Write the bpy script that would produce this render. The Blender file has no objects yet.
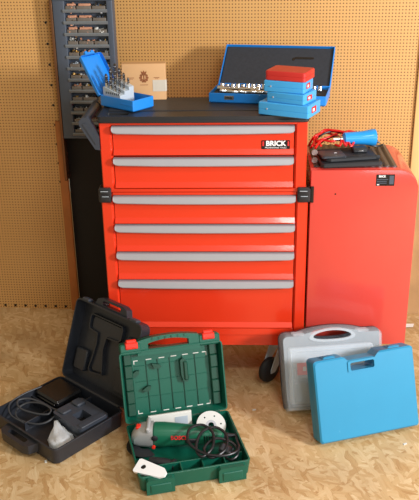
import bpy, bmesh, math, random
from mathutils import Matrix, Vector

random.seed(7)
scene = bpy.context.scene
COL = scene.collection
PI = math.pi

# ------------------------------------------------------------------ camera
cam_data = bpy.data.cameras.new('camera')
cam = bpy.data.objects.new('camera', cam_data)
COL.objects.link(cam)
YAW, PITCH, ROLL = math.radians(2.63), math.radians(23.38), math.radians(1.0)
fw = Vector((-math.sin(YAW) * math.cos(PITCH), math.cos(YAW) * math.cos(PITCH), -math.sin(PITCH)))
rt = Vector((math.cos(YAW), math.sin(YAW), 0))
up = rt.cross(fw)
rt2 = rt * math.cos(ROLL) - up * math.sin(ROLL)
up2 = rt2.cross(fw)
cm = Matrix((rt2, up2, -fw)).transposed().to_4x4()
cm.translation = Vector((.136, -2.627, 1.688))
cam.matrix_world = cm
cam_data.sensor_fit = 'HORIZONTAL'
cam_data.sensor_width = 36.0
cam_data.lens = 36.0 * 819.394 / 419.0
cam_data.clip_start = .05
scene.camera = cam

# ------------------------------------------------------------------ world, lights, exposure
scene.view_settings.view_transform = 'Standard'
scene.view_settings.look = 'None'
scene.view_settings.exposure = 0.0
scene.view_settings.gamma = 1.0
scene.view_settings.use_curve_mapping = False

world = bpy.data.worlds.new('room_light')
scene.world = world
world.use_nodes = True
bg = world.node_tree.nodes['Background']
bg.inputs['Color'].default_value = (1.0, .83, .57, 1)
bg.inputs['Strength'].default_value = 0.44


def area_light(name, loc, target, size, size_y, energy, color):
    ld = bpy.data.lights.new(name, 'AREA')
    ld.shape = 'RECTANGLE'
    ld.size, ld.size_y = size, size_y
    ld.energy = energy
    ld.color = color
    o = bpy.data.objects.new(name, ld)
    COL.objects.link(o)
    o.location = loc
    o.rotation_euler = (Vector(target) - Vector(loc)).to_track_quat('-Z', 'Y').to_euler()
    return o


area_light('work_lamp', (2.85, -1.95, 1.74), (0, .2, .6), .52, .52, 142, (1.0, .98, 1.0))
area_light('front_fill', (1.6, -4.0, 1.8), (.1, .2, .6), 1.8, 1.8, 40, (.84, .92, 1.0))  # soft fill added behind the camera to brighten the drawer fronts
area_light('ceiling_lamp', (.75, -1.75, 2.75), (.4, -.1, .4), .75, .25, 21, (1.0, .96, .92))


# ------------------------------------------------------------------ materials
def lin(c):
    c /= 255.0
    return c / 12.92 if c <= .04045 else ((c + .055) / 1.055) ** 2.4


def S(r, g, b):
    return (lin(r), lin(g), lin(b), 1)


def nodes_of(m):
    m.use_nodes = True
    return m.node_tree.nodes, m.node_tree.links, m.node_tree.nodes['Principled BSDF']


def mat(name, col, rough=.5, metal=0.0, var=.06, scale=30, bump=0.0, alpha=None, trans=0.0, coat=0.0, spec=None):
    m = bpy.data.materials.new(name)
    N, Lk, P = nodes_of(m)
    tc = N.new('ShaderNodeTexCoord')
    nz = N.new('ShaderNodeTexNoise')
    nz.inputs['Scale'].default_value = scale
    nz.inputs['Detail'].default_value = 4
    Lk.new(tc.outputs['Object'], nz.inputs['Vector'])
    mx = N.new('ShaderNodeMix')
    mx.data_type = 'RGBA'
    k0, k1 = 1 - var, 1 + var
    mx.inputs['A'].default_value = (col[0] * k0, col[1] * k0, col[2] * k0, 1)
    mx.inputs['B'].default_value = (min(1, col[0] * k1), min(1, col[1] * k1), min(1, col[2] * k1), 1)
    Lk.new(nz.outputs['Fac'], mx.inputs['Factor'])
    Lk.new(mx.outputs['Result'], P.inputs['Base Color'])
    P.inputs['Roughness'].default_value = rough
    P.inputs['Metallic'].default_value = metal
    if spec is not None:
        P.inputs['Specular IOR Level'].default_value = spec
    if coat:
        P.inputs['Coat Weight'].default_value = coat
        P.inputs['Coat Roughness'].default_value = .08
    if trans:
        P.inputs['Transmission Weight'].default_value = trans
        P.inputs['IOR'].default_value = 1.2
    if alpha is not None:
        P.inputs['Alpha'].default_value = alpha
    if bump:
        b = N.new('ShaderNodeBump')
        b.inputs['Strength'].default_value = bump
        b.inputs['Distance'].default_value = .002
        n2 = N.new('ShaderNodeTexNoise')
        n2.inputs['Scale'].default_value = scale * 8
        Lk.new(tc.outputs['Object'], n2.inputs['Vector'])
        Lk.new(n2.outputs['Fac'], b.inputs['Height'])
        Lk.new(b.outputs['Normal'], P.inputs['Normal'])
    return m


def osb_material():
    m = bpy.data.materials.new('osb_board')
    N, Lk, P = nodes_of(m)
    tc = N.new('ShaderNodeTexCoord')
    prev = None
    wob = N.new('ShaderNodeTexNoise')
    wob.inputs['Scale'].default_value = 24
    wob.inputs['Detail'].default_value = 6
    Lk.new(tc.outputs['Object'], wob.inputs['Vector'])
    wb = N.new('ShaderNodeVectorMath')
    wb.operation = 'MULTIPLY_ADD'
    wb.inputs[1].default_value = (.026, .026, 0)
    Lk.new(wob.outputs['Color'], wb.inputs[0])
    Lk.new(tc.outputs['Object'], wb.inputs[2])
    specs = [(.25, 38, 13, .0), (1.35, 46, 14, .45), (2.35, 42, 12, .5), (-.45, 55, 15, .55), (.85, 50, 13, .62), (1.9, 60, 17, .66), (2.85, 48, 12, .68)]
    for i, (ang, sx, sy, thr) in enumerate(specs):
        rot = N.new('ShaderNodeVectorRotate')
        rot.rotation_type = 'Z_AXIS'
        rot.inputs['Angle'].default_value = ang
        Lk.new(wb.outputs[0], rot.inputs['Vector'])
        mp = N.new('ShaderNodeMapping')
        mp.inputs['Scale'].default_value = (sx * 1.45, sy * 1.25, 1)
        mp.inputs['Location'].default_value = (i * 3.7, i * 1.9, 0)
        Lk.new(rot.outputs['Vector'], mp.inputs['Vector'])
        v = N.new('ShaderNodeTexVoronoi')
        v.inputs['Scale'].default_value = 1
        v.voronoi_dimensions = '2D'
        Lk.new(mp.outputs['Vector'], v.inputs['Vector'])
        sep = N.new('ShaderNodeSeparateColor')
        Lk.new(v.outputs['Color'], sep.inputs['Color'])
        g = N.new('ShaderNodeMapping')
        g.inputs['Scale'].default_value = (7, .7, 1)
        Lk.new(mp.outputs['Vector'], g.inputs['Vector'])
        gn = N.new('ShaderNodeTexNoise')
        gn.inputs['Scale'].default_value = 1
        gn.inputs['Detail'].default_value = 3
        Lk.new(g.outputs['Vector'], gn.inputs['Vector'])
        sm = N.new('ShaderNodeMath')
        sm.operation = 'MULTIPLY_ADD'
        sm.inputs[1].default_value = .85
        Lk.new(gn.outputs['Fac'], sm.inputs[0])
        sc_ = N.new('ShaderNodeMath')
        sc_.operation = 'MULTIPLY_ADD'
        sc_.inputs[1].default_value = .68
        sc_.inputs[2].default_value = -.26
        Lk.new(sep.outputs['Red'], sc_.inputs[0])
        Lk.new(sc_.outputs[0], sm.inputs[2])
        rp = N.new('ShaderNodeValToRGB')
        e = rp.color_ramp.elements
        e[0].position = 0
        e[0].color = S(164, 122, 74)
        e[1].position = 1
        e[1].color = S(229, 206, 164)
        for pos, c in ((.2, S(192, 155, 104)), (.5, S(206, 174, 126)), (.78, S(216, 187, 142))):
            x = e.new(pos)
            x.color = c
        Lk.new(sm.outputs[0], rp.inputs['Fac'])
        if prev is None:
            prev = rp.outputs['Color']
        else:
            gt = N.new('ShaderNodeMath')
            gt.operation = 'GREATER_THAN'
            gt.inputs[1].default_value = thr
            Lk.new(sep.outputs['Green'], gt.inputs[0])
            mx = N.new('ShaderNodeMix')
            mx.data_type = 'RGBA'
            Lk.new(gt.outputs[0], mx.inputs['Factor'])
            Lk.new(prev, mx.inputs['A'])
            Lk.new(rp.outputs['Color'], mx.inputs['B'])
            prev = mx.outputs['Result']
    # grain and grime
    nz = N.new('ShaderNodeTexNoise')
    nz.inputs['Scale'].default_value = 3.2
    nz.inputs['Detail'].default_value = 6
    Lk.new(tc.outputs['Object'], nz.inputs['Vector'])
    r2 = N.new('ShaderNodeValToRGB')
    r2.color_ramp.elements[0].position = .34
    r2.color_ramp.elements[0].color = (.74, .71, .68, 1)
    r2.color_ramp.elements[1].position = .62
    r2.color_ramp.elements[1].color = (1, 1, 1, 1)
    Lk.new(nz.outputs['Fac'], r2.inputs['Fac'])
    mul = N.new('ShaderNodeMix')
    mul.data_type = 'RGBA'
    mul.blend_type = 'MULTIPLY'
    mul.inputs['Factor'].default_value = 1
    Lk.new(prev, mul.inputs['A'])
    Lk.new(r2.outputs['Color'], mul.inputs['B'])
    Lk.new(mul.outputs['Result'], P.inputs['Base Color'])
    P.inputs['Roughness'].default_value = .55
    b = N.new('ShaderNodeBump')
    b.inputs['Strength'].default_value = .15
    b.inputs['Distance'].default_value = .001
    Lk.new(prev, b.inputs['Height'])
    Lk.new(b.outputs['Normal'], P.inputs['Normal'])
    return m


def pegboard_material():
    m = bpy.data.materials.new('perforated_hardboard')
    N, Lk, P = nodes_of(m)
    tc = N.new('ShaderNodeTexCoord')
    sep = N.new('ShaderNodeSeparateXYZ')
    Lk.new(tc.outputs['Object'], sep.inputs['Vector'])
    pitch, rad = .0122, .0026

    def cell(out):
        d = N.new('ShaderNodeMath')
        d.operation = 'DIVIDE'
        d.inputs[1].default_value = pitch
        Lk.new(out, d.inputs[0])
        fr = N.new('ShaderNodeMath')
        fr.operation = 'FRACT'
        Lk.new(d.outputs[0], fr.inputs[0])
        sb = N.new('ShaderNodeMath')
        sb.operation = 'SUBTRACT'
        sb.inputs[1].default_value = .5
        Lk.new(fr.outputs[0], sb.inputs[0])
        return sb.outputs[0]
    cx, cz = cell(sep.outputs['X']), cell(sep.outputs['Z'])
    cb = N.new('ShaderNodeCombineXYZ')
    Lk.new(cx, cb.inputs['X'])
    Lk.new(cz, cb.inputs['Y'])
    ln = N.new('ShaderNodeVectorMath')
    ln.operation = 'LENGTH'
    Lk.new(cb.outputs[0], ln.inputs[0])
    lt = N.new('ShaderNodeMapRange')
    lt.inputs['From Min'].default_value = rad / pitch * .8
    lt.inputs['From Max'].default_value = rad / pitch * 1.1
    lt.inputs['To Min'].default_value = 1
    lt.inputs['To Max'].default_value = 0
    Lk.new(ln.outputs['Value'], lt.inputs['Value'])
    nz = N.new('ShaderNodeTexNoise')
    nz.inputs['Scale'].default_value = 2.5
    nz.inputs['Detail'].default_value = 5
    Lk.new(tc.outputs['Object'], nz.inputs['Vector'])
    c0 = N.new('ShaderNodeMix')
    c0.data_type = 'RGBA'
    c0.inputs['A'].default_value = S(195, 148, 84)
    c0.inputs['B'].default_value = S(209, 162, 98)
    Lk.new(nz.outputs['Fac'], c0.inputs['Factor'])
    mx = N.new('ShaderNodeMix')
    mx.data_type = 'RGBA'
    mx.inputs['B'].default_value = S(88, 54, 22)
    Lk.new(lt.outputs['Result'], mx.inputs['Factor'])
    Lk.new(c0.outputs['Result'], mx.inputs['A'])
    Lk.new(mx.outputs['Result'], P.inputs['Base Color'])
    P.inputs['Roughness'].default_value = .6
    return m


def ribbed_material(name, col, axis, pitch, rough=.45):
    m = mat(name, col, rough)
    N, Lk, P = nodes_of(m)
    tc = N.new('ShaderNodeTexCoord')
    w = N.new('ShaderNodeTexWave')
    w.bands_direction = axis
    w.inputs['Scale'].default_value = 2 * PI / pitch / 20.0
    Lk.new(tc.outputs['Object'], w.inputs['Vector'])
    b = N.new('ShaderNodeBump')
    b.inputs['Strength'].default_value = .9
    b.inputs['Distance'].default_value = .003
    Lk.new(w.outputs['Fac'], b.inputs['Height'])
    Lk.new(b.outputs['Normal'], P.inputs['Normal'])
    return m


M = {}
M['osb'] = osb_material()
M['peg'] = pegboard_material()
M['red'] = mat('red_enamel', S(221, 54, 26), .26, var=.03, scale=6, coat=.4)
M['red2'] = mat('red_enamel_side_cabinet', S(213, 72, 62), .22, var=.03, scale=6, coat=.5)
M['alu'] = mat('satin_grey_trim', S(168, 170, 176), .38, .15, var=.03)
M['blackpl'] = mat('black_plastic', S(34, 36, 40), .45, var=.15, bump=.15)
M['blackgloss'] = mat('black_gloss_plastic', S(20, 21, 24), .25, var=.1)
M['casebl'] = mat('black_case_plastic', S(33, 37, 45), .42, var=.2, bump=.2, coat=.15)
M['casebl2'] = mat('charcoal_case_plastic', S(56, 62, 72), .4, var=.15)
M['rackgrey'] = mat('dark_grey_painted_steel', S(72, 82, 96), .45, var=.1)
M['racklip'] = mat('mid_grey_plastic_lip', S(112, 118, 122), .5, var=.1)
M['bin'] = mat('smoky_bin_plastic', S(112, 104, 96), .4, var=.2)
M['blue'] = mat('bright_blue_plastic', S(28, 132, 222), .4, var=.05)
M['bluebox'] = mat('sky_blue_enamel', S(62, 160, 222), .4, var=.05)
M['bluecase'] = mat('cyan_blue_plastic', S(36, 136, 178), .42, var=.05, scale=12)


def add_scuffs(m, col, scale, lo, hi):
    N, Lk, P = nodes_of(m)
    src = P.inputs['Base Color'].links[0].from_socket
    tc = N.new('ShaderNodeTexCoord')
    nz = N.new('ShaderNodeTexNoise')
    nz.inputs['Scale'].default_value = scale
    nz.inputs['Detail'].default_value = 8
    nz.inputs['Roughness'].default_value = .75
    Lk.new(tc.outputs['Object'], nz.inputs['Vector'])
    mr = N.new('ShaderNodeMapRange')
    mr.inputs['From Min'].default_value = lo
    mr.inputs['From Max'].default_value = hi
    Lk.new(nz.outputs['Fac'], mr.inputs['Value'])
    mx = N.new('ShaderNodeMix')
    mx.data_type = 'RGBA'
    mx.inputs['B'].default_value = col
    Lk.new(mr.outputs['Result'], mx.inputs['Factor'])
    Lk.new(src, mx.inputs['A'])
    Lk.new(mx.outputs['Result'], P.inputs['Base Color'])


add_scuffs(M['bluecase'], S(150, 196, 216), 26, .66, .80)
add_scuffs(M['casebl'], S(78, 82, 88), 22, .60, .85)
M['redbox'] = mat('dull_red_plastic', S(190, 42, 38), .45, var=.08)
M['foam'] = mat('black_foam', S(44, 48, 56), .85, var=.3, scale=90, bump=.4)
M['chrome'] = mat('chrome_steel', (.75, .75, .76, 1), .18, 1.0, var=.05)
M['darksteel'] = mat('dark_steel', (.12, .12, .13, 1), .3, .9, var=.1)
M['white'] = mat('white_plastic', S(236, 238, 240), .45, var=.02)
M['offwhite'] = mat('off_white_card', S(214, 214, 208), .7, var=.04)
M['lightgrey'] = mat('light_grey_plastic', S(178, 190, 200), .45, var=.05)
M['green'] = mat('dark_green_plastic', S(11, 88, 70), .38, var=.08, scale=14)
M['greend'] = mat('deep_green_plastic', S(10, 66, 50), .42, var=.1)
M['toolgreen'] = mat('tool_body_green', S(22, 96, 70), .36, var=.05)
M['greyalloy'] = mat('grey_alloy_casting', S(168, 168, 168), .42, .2, var=.06)
M['latchred'] = mat('red_latch_plastic', S(226, 48, 30), .4, var=.04)
M['carton'] = mat('kraft_wood_box', S(206, 162, 114), .7, var=.05, scale=20)
M['crest'] = mat('brown_print', S(140, 82, 44), .7)
M['clear'] = mat('frosted_clear_plastic', S(226, 236, 244), .35, var=.02, alpha=.25)
M['bag'] = mat('crinkled_clear_film', S(226, 232, 238), .22, var=.05, alpha=.7, bump=.3)
M['sleeve'] = mat('clear_film', S(226, 232, 222), .2, var=.03, alpha=.55)
M['ringfilm'] = mat('smoky_clear_plastic', S(170, 160, 158), .2, alpha=.45)
M['pinkcard'] = mat('pinkish_card', S(208, 150, 118), .7)
M['redcable'] = mat('red_insulation', S(214, 34, 30), .35)
M['blackcable'] = mat('black_insulation', S(26, 27, 30), .38)
M['greycable'] = mat('grey_black_rubber', S(60, 62, 66), .4)
M['bluetube'] = mat('bright_blue_translucent_plastic', S(36, 150, 226), .25, var=.05)
M['pouch'] = mat('black_leatherette', S(36, 39, 44), .55, var=.2, scale=60, bump=.3)
M['wood'] = mat('orange_brown_wood', S(170, 104, 48), .6, var=.25, scale=14)
M['palewood'] = mat('pale_pine', S(222, 184, 122), .6, var=.06, scale=14)
M['dark'] = mat('dark_niche_black', S(16, 16, 18), .7, var=.3)
M['beyond'] = mat('dull_tan_board', S(176, 140, 98), .7, var=.3, scale=9)
M['rubber'] = mat('black_rubber', S(24, 24, 26), .6)
M['topmat'] = ribbed_material('black_ribbed_rubber', S(44, 46, 50), 'Y', .012)
M['sidemat'] = ribbed_material('dark_ribbed_rubber', S(70, 62, 58), 'X', .024, .4)
M['redtext'] = mat('red_print', S(206, 40, 40), .5)
M['disc'] = mat('pale_grey_disc', S(206, 206, 202), .55, var=.05)
M['brass'] = mat('brass', S(196, 156, 84), .35, .7)
M['insert'] = mat('blue_grey_insert', S(176, 188, 198), .6, var=.12, scale=12)
M['steelstrip'] = mat('worn_brown_steel', S(120, 84, 58), .25, .6, var=.4, scale=10)


# ------------------------------------------------------------------ mesh helpers
I4 = Matrix.Identity(4)


def T(x, y, z):
    return Matrix.Translation((x, y, z))


def RX(a):
    return Matrix.Rotation(a, 4, 'X')


def RY(a):
    return Matrix.Rotation(a, 4, 'Y')


def RZ(a):
    return Matrix.Rotation(a, 4, 'Z')


STAND = Matrix(((1, 0, 0, 0), (0, 0, -1, 0), (0, 1, 0, 0), (0, 0, 0, 1)))   # plan x,y -> upright, z towards the viewer


def loft(bm, rings, X=I4, cap0=True, cap1=True, mi=0, closed=True):
    vs = [[bm.verts.new(X @ Vector(p)) for p in r] for r in rings]
    n = len(vs[0])
    fs = []
    for a, b in zip(vs[:-1], vs[1:]):
        for i in range(n if closed else n - 1):
            j = (i + 1) % n
            fs.append(bm.faces.new((a[i], a[j], b[j], b[i])))
    if cap0:
        fs.append(bm.faces.new(list(reversed(vs[0]))))
    if cap1:
        fs.append(bm.faces.new(vs[-1]))
    for f in fs:
        f.material_index = mi
    return fs


def rr(w, d, r, z, cx=0, cy=0, n=4):
    r = max(min(r, w / 2 - 1e-5, d / 2 - 1e-5), 1e-5)
    pts = []
    for qx, qy, a0 in ((1, 1, 0), (-1, 1, 90), (-1, -1, 180), (1, -1, 270)):
        for k in range(n + 1):
            a = math.radians(a0 + 90 * k / n)
            pts.append((cx + qx * (w / 2 - r) + r * math.cos(a), cy + qy * (d / 2 - r) + r * math.sin(a), z))
    return pts


def rbox(bm, w, d, h, X=I4, r=.004, b=.002, cx=0, cy=0, z0=0, mi=0, n=3):
    b = min(b, h / 2.01)
    rb = max(r - b, 1e-4)
    loft(bm, [rr(w - 2 * b, d - 2 * b, rb, z0, cx, cy, n), rr(w, d, r, z0 + b, cx, cy, n),
              rr(w, d, r, z0 + h - b, cx, cy, n), rr(w - 2 * b, d - 2 * b, rb, z0 + h, cx, cy, n)], X, mi=mi)


def bb(bm, x0, x1, y0, y1, z0, z1, X=I4, r=.003, b=.002, mi=0):
    rbox(bm, x1 - x0, y1 - y0, z1 - z0, X, r, b, (x0 + x1) / 2, (y0 + y1) / 2, z0, mi)


def tray(bm, w, d, h, t, X=I4, r=.015, cx=0, cy=0, fl=None, draft=0, mi=0, lip=0):
    fl = t if fl is None else fl
    w0, d0 = w - 2 * draft, d - 2 * draft
    rings = [rr(w0 - .008, d0 - .008, r, 0, cx, cy), rr(w0, d0, r, .004, cx, cy)]
    if lip:
        rings += [rr(w - 2 * lip, d - 2 * lip, r, h - .012, cx, cy), rr(w, d, r, h - .010, cx, cy)]
    rings += [rr(w, d, r, h - .0015, cx, cy), rr(w - .003, d - .003, r, h, cx, cy),
              rr(w - 2 * t, d - 2 * t, max(r - t, .002), h, cx, cy),
              rr(w0 - 2 * t, d0 - 2 * t, max(r - t, .002), fl, cx, cy)]
    loft(bm, rings, X, mi=mi)


def plate(bm, outer, holes, z0, z1, X=I4, mi=0):
    """flat polygon with holes, extruded along z"""
    new_v, edges, loops = [], [], []
    for lp in [outer] + holes:
        vs = [bm.verts.new((p[0], p[1], z0)) for p in lp]
        new_v += vs
        loops.append(vs)
        for i in range(len(vs)):
            edges.append(bm.edges.new((vs[i], vs[(i + 1) % len(vs)])))
    res = bmesh.ops.triangle_fill(bm, use_beauty=True, use_dissolve=False, edges=edges, normal=(0, 0, 1))
    faces = [g for g in res['geom'] if isinstance(g, bmesh.types.BMFace)]
    mp = {v: bm.verts.new((v.co.x, v.co.y, z1)) for v in new_v}
    fs = list(faces)
    for f in faces:
        fs.append(bm.faces.new([mp[v] for v in reversed(f.verts)]))
    for vs in loops:
        for i in range(len(vs)):
            a, b = vs[i], vs[(i + 1) % len(vs)]
            fs.append(bm.faces.new((a, b, mp[b], mp[a])))
    for f in fs:
        f.material_index = mi
    for v in list(mp.values()) + new_v:
        v.co = X @ v.co


def smooth_path(pts, sub=6, closed=False):
    P = [Vector(p) for p in pts]
    n = len(P)
    out = []
    for i in range(n if closed else n - 1):
        if closed:
            p0, p1, p2, p3 = P[(i - 1) % n], P[i], P[(i + 1) % n], P[(i + 2) % n]
        else:
            p0, p1, p2, p3 = P[max(i - 1, 0)], P[i], P[i + 1], P[min(i + 2, n - 1)]
        for k in range(sub):
            t = k / sub
            out.append(.5 * ((2 * p1) + (p2 - p0) * t + (2 * p0 - 5 * p1 + 4 * p2 - p3) * t * t + (3 * p1 - p0 - 3 * p2 + p3) * t ** 3))
    if not closed:
        out.append(P[-1])
    return out


def tube(bm, pts, r, X=I4, n=8, sub=6, mi=0, radii=None):
    P = smooth_path(pts, sub) if sub > 1 else [Vector(p) for p in pts]
    rings = []
    ref = Vector((0, 0, 1))
    for i, p in enumerate(P):
        d = (P[min(i + 1, len(P) - 1)] - P[max(i - 1, 0)])
        if d.length < 1e-9:
            d = Vector((1, 0, 0))
        d.normalize()
        u = d.cross(ref)
        if u.length < 1e-3:
            u = d.cross(Vector((1, 0, 0)))
        u.normalize()
        v = d.cross(u)
        ref = -v if False else ref
        rad = r
        if radii:
            f = i / (len(P) - 1) * (len(radii) - 1)
            k = min(int(f), len(radii) - 2)
            rad = radii[k] + (radii[k + 1] - radii[k]) * (f - k)
        rings.append([p + (u * math.cos(2 * PI * k / n) + v * math.sin(2 * PI * k / n)) * rad for k in range(n)])
    loft(bm, rings, X, mi=mi)


def lathe(bm, prof, X=I4, n=20, mi=0):
    """prof: (radius, z) pairs"""
    rings = [[(max(r, 1e-4) * math.cos(2 * PI * k / n), max(r, 1e-4) * math.sin(2 * PI * k / n), z) for k in range(n)] for r, z in prof]
    loft(bm, rings, X, mi=mi)


def text(bm, s, size, X, depth=.0006, mi=0, bold=False, sx=1.0):
    cu = bpy.data.curves.new('lettering', 'FONT')
    cu.body = s
    cu.size = size
    cu.align_x, cu.align_y = 'CENTER', 'CENTER'
    cu.extrude = depth
    cu.resolution_u = 3
    if bold:
        cu.offset = size * .035
    ob = bpy.data.objects.new('lettering', cu)
    me = bpy.data.meshes.new_from_object(ob)
    n0 = len(bm.verts)
    f0 = len(bm.faces)
    bm.from_mesh(me)
    bm.verts.ensure_lookup_table()
    bm.faces.ensure_lookup_table()
    Xs = X @ Matrix.Diagonal((sx, 1, 1, 1))
    for v in bm.verts[n0:]:
        v.co = Xs @ v.co
    for f in bm.faces[f0:]:
        f.material_index = mi
    bpy.data.objects.remove(ob)
    bpy.data.meshes.remove(me)
    bpy.data.curves.remove(cu)


def obj(name, bm, mats, parent=None, label=None, ang=32):
    bmesh.ops.remove_doubles(bm, verts=bm.verts, dist=1e-6)
    bmesh.ops.recalc_face_normals(bm, faces=bm.faces)
    for f in bm.faces:
        f.smooth = True
    lim = math.radians(ang)
    for e in bm.edges:
        e.smooth = len(e.link_faces) == 2 and e.calc_face_angle(0) < lim
    me = bpy.data.meshes.new(name)
    bm.to_mesh(me)
    bm.free()
    for m in (mats if isinstance(mats, (list, tuple)) else [mats]):
        me.materials.append(M[m])
    o = bpy.data.objects.new(name, me)
    COL.objects.link(o)
    if parent:
        o.parent = parent
    if label:
        o['label'] = label
    return o


def tag(o, label, cat, group=None, kind=None):
    o['label'], o['category'] = label, cat
    if group:
        o['group'] = group
    if kind:
        o['kind'] = kind
    return o


def thing(name, label, cat, loc=(0, 0, 0), rotz=0, group=None):
    o = bpy.data.objects.new(name, None)
    o.empty_display_size = .05
    COL.objects.link(o)
    o.location = loc
    o.rotation_euler = (0, 0, rotz)
    return tag(o, label, cat, group)


def struct(name, bm, m, parent=None):
    o = obj(name, bm, m, parent)
    if not parent:
        o['kind'] = 'structure'
    return o


def new():
    return bmesh.new()


def place(o, X):
    o.matrix_world = X
    return o


# ================================================================== SETTING
bm = new()
bb(bm, -3, 3, -3.4, 2.2, -.03, 0, r=.001, b=.0005)
struct('floor', bm, 'osb')

WA = math.atan2(.545 - .613, .863 + .803) * 1.0     # wall turned a little towards the right
WALL = T(0, .5806, 0) @ RZ(WA)


def wallx(x):
    return WALL @ Vector((x, 0, 0))


bm = new()
bb(bm, -2.2, -.598, 0, .012, 0.0, 2.3, r=.001, b=.0005)
wl = place(struct('wall_back_left', bm, 'peg'), WALL)
for i in range(9):
    bm = new()
    lathe(bm, [(0, 0), (.0045, .0005), (.005, .002), (0, .0035)], T(-.632 - (i % 2) * .0, -.0001, .60 + i * .081) @ RX(PI / 2), n=10)
    obj('screw', bm, 'blackgloss', wl)
for i in range(8):
    bm = new()
    lathe(bm, [(0, 0), (.0055, .0005), (.006, .002), (0, .0035)], T(-.66 - i * .046, -.0001, .014) @ RX(PI / 2), n=10)
    obj('screw', bm, 'blackgloss', wl)
bm = new()
bb(bm, -.362, .800, 0, .012, 0.0, 2.3, r=.001, b=.0005)
wr = place(struct('wall_back_right', bm, 'peg'), WALL)
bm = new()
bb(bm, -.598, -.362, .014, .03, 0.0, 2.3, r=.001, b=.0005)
place(struct('wall_back_middle', bm, 'dark'), WALL)  # black panel in place of a dark niche, its darkness put in the colour
bm = new()
bb(bm, .84, 2.2, .03, .05, 0.0, 2.3, r=.001, b=.0005)
place(struct('wall_back_end', bm, 'beyond'), WALL)
bm = new()
bb(bm, .801, .838, -.012, .03, 0.0, 2.3, r=.003, b=.001)
place(struct('trim_1', bm, 'palewood'), WALL)
bm = new()
bb(bm, -.630, -.596, -.012, .0, 0.0, .86, r=.003, b=.001)
place(struct('trim_2', bm, 'wood'), WALL)

# ================================================================== SMALL PARTS RACK
rack = thing('parts_rack', 'tall dark grey rack of small bins on the wall left of the red cabinet', 'rack')
rack.matrix_world = WALL
RZ0, RZ1, RX0, RX1, RD = .800, 1.345, -.588, -.358, .05
bm = new()
bb(bm, RX0, RX1, -.012, -.001, RZ0, RZ1, r=.002, b=.001)
bb(bm, RX0, RX0 + .046, -RD, -.011, RZ0, RZ1, r=.004, b=.002)
bb(bm, RX1 - .024, RX1, -RD, -.011, RZ0, RZ1, r=.004, b=.002)
bb(bm, RX0, RX1, -RD - .002, -.011, RZ1 - .012, RZ1, r=.003, b=.002)
bb(bm, RX0, RX1, -RD - .002, -.011, RZ0, RZ0 + .012, r=.003, b=.002)
obj('frame', bm, 'rackgrey', rack)
bm = new()
bb(bm, RX0 - .012, RX0 - .001, -.05, -.001, .62, RZ1, r=.002, b=.001)
obj('side_rail', bm, 'steelstrip', rack, 'brown steel rail along the left edge')
rows = 12
pitch = (RZ1 - .012 - RZ0 - .012) / rows
stuff = new()
cols = [(RX0 + .047, .041), (RX0 + .090, .058), (RX0 + .150, .054)]
for i in range(rows):
    z = RZ1 - .012 - (i + 1) * pitch
    bm = new()
    loft(bm, [[(x, -RD - .004, z + .001), (x, -RD - .007, z + .009), (x, -RD - .004, z + .013), (x, -.03, z + .005), (x, -.03, z + .001)]
              for x in (RX0 + .040, RX1 - .02)])
    obj('shelf_lip', bm, 'racklip', rack)
    for x0, w in cols:
        bm = new()
        tray(bm, w - .002, .032, .018, .0016, T(x0 + w / 2, -.0305, z + .0065), r=.003)
        obj('bin', bm, 'bin', rack)
        if i < 3 and x0 < RX0 + .1:
            rbox(stuff, w * .8, .016, .022, T(x0 + w * .5, -.027, z + .0085) @ RX(-.25), r=.002, b=.001, mi=2)
        tone = random.choice([0, 0, 1, 2, 3, 3, 4, 5])
        if i < 3 and x0 < RX0 + .1:
            tone = 2
        for k in range(34):
            px = x0 + .005 + random.random() * (w - .010)
            py = -.020 - random.random() * .022
            pz = z + .012 + random.random() * .016 + (-.020 - py) * -.5
            s = .005 + random.random() * .006
            X = T(px, py, pz) @ RZ(random.random() * 3) @ RX(random.random() * 3)
            mi = tone if random.random() < .65 else random.choice([0, 1, 3, 4, 5])
            if tone == 2:
                s = .006 + random.random() * .004
                pz = z + .018
            if random.random() < .5:
                rbox(stuff, s, s * .8, s * 1.1, X, r=.001, b=.0005, mi=mi, n=1)
            else:
                lathe(stuff, [(s * .5, 0), (s * .5, s * .4), (s * .3, s * .4), (s * .26, s * 1.1)], X, n=7, mi=mi)
o = obj('small_hardware', stuff, ['lightgrey', 'rackgrey', 'pinkcard', 'offwhite', 'brass', 'chrome'])
o.matrix_world = WALL
tag(o, 'assorted screws, plugs and fittings filling the bins of the grey wall rack', 'hardware', kind='stuff')

# ================================================================== RED TOOL CABINET
HW = .3525          # half width
DEP = .262
Z0, Z1 = .168, 1.008
cab = thing('tool_cabinet', 'red six-drawer roller tool cabinet with grey drawer pulls standing in the middle', 'tool cabinet')
bm = new()
UWI = .3435         # half width of the upper box
bb(bm, -HW, HW, .020, DEP, Z0, .765, r=.004, b=.002)
bb(bm, -UWI, UWI, .020, DEP, .7655, Z1, r=.004, b=.002)
for s in (-1, 1):
    # uprights with a folded inner edge, upper and lower boxes
    for za, zb, H in ((.766, Z1, UWI), (Z0, .764, HW)):
        prof = [(s * H, .03), (s * H, .004), (s * (H - .003), 0), (s * (H - .034), 0), (s * (H - .041), .010), (s * (H - .041), .03)]
        loft(bm, [[(x, y, z) for x, y in prof] for z in (za, zb)])
bb(bm, -HW + .04, HW - .04, .0005, .03, .9985, Z1, r=.001, b=.001)
bb(bm, -HW + .04, HW - .04, .0, .03, .766, .777, r=.001, b=.001)
bb(bm, -HW + .04, HW - .04, .0, .03, .7545, .764, r=.001, b=.001)
bb(bm, -HW + .04, HW - .04, .0, .03, .2125, .240, r=.001, b=.001)
bb(bm, -HW + .003, HW - .003, .004, .03, Z0, .2115, r=.001, b=.001)
obj('cabinet_body', bm, 'red', cab)

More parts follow.
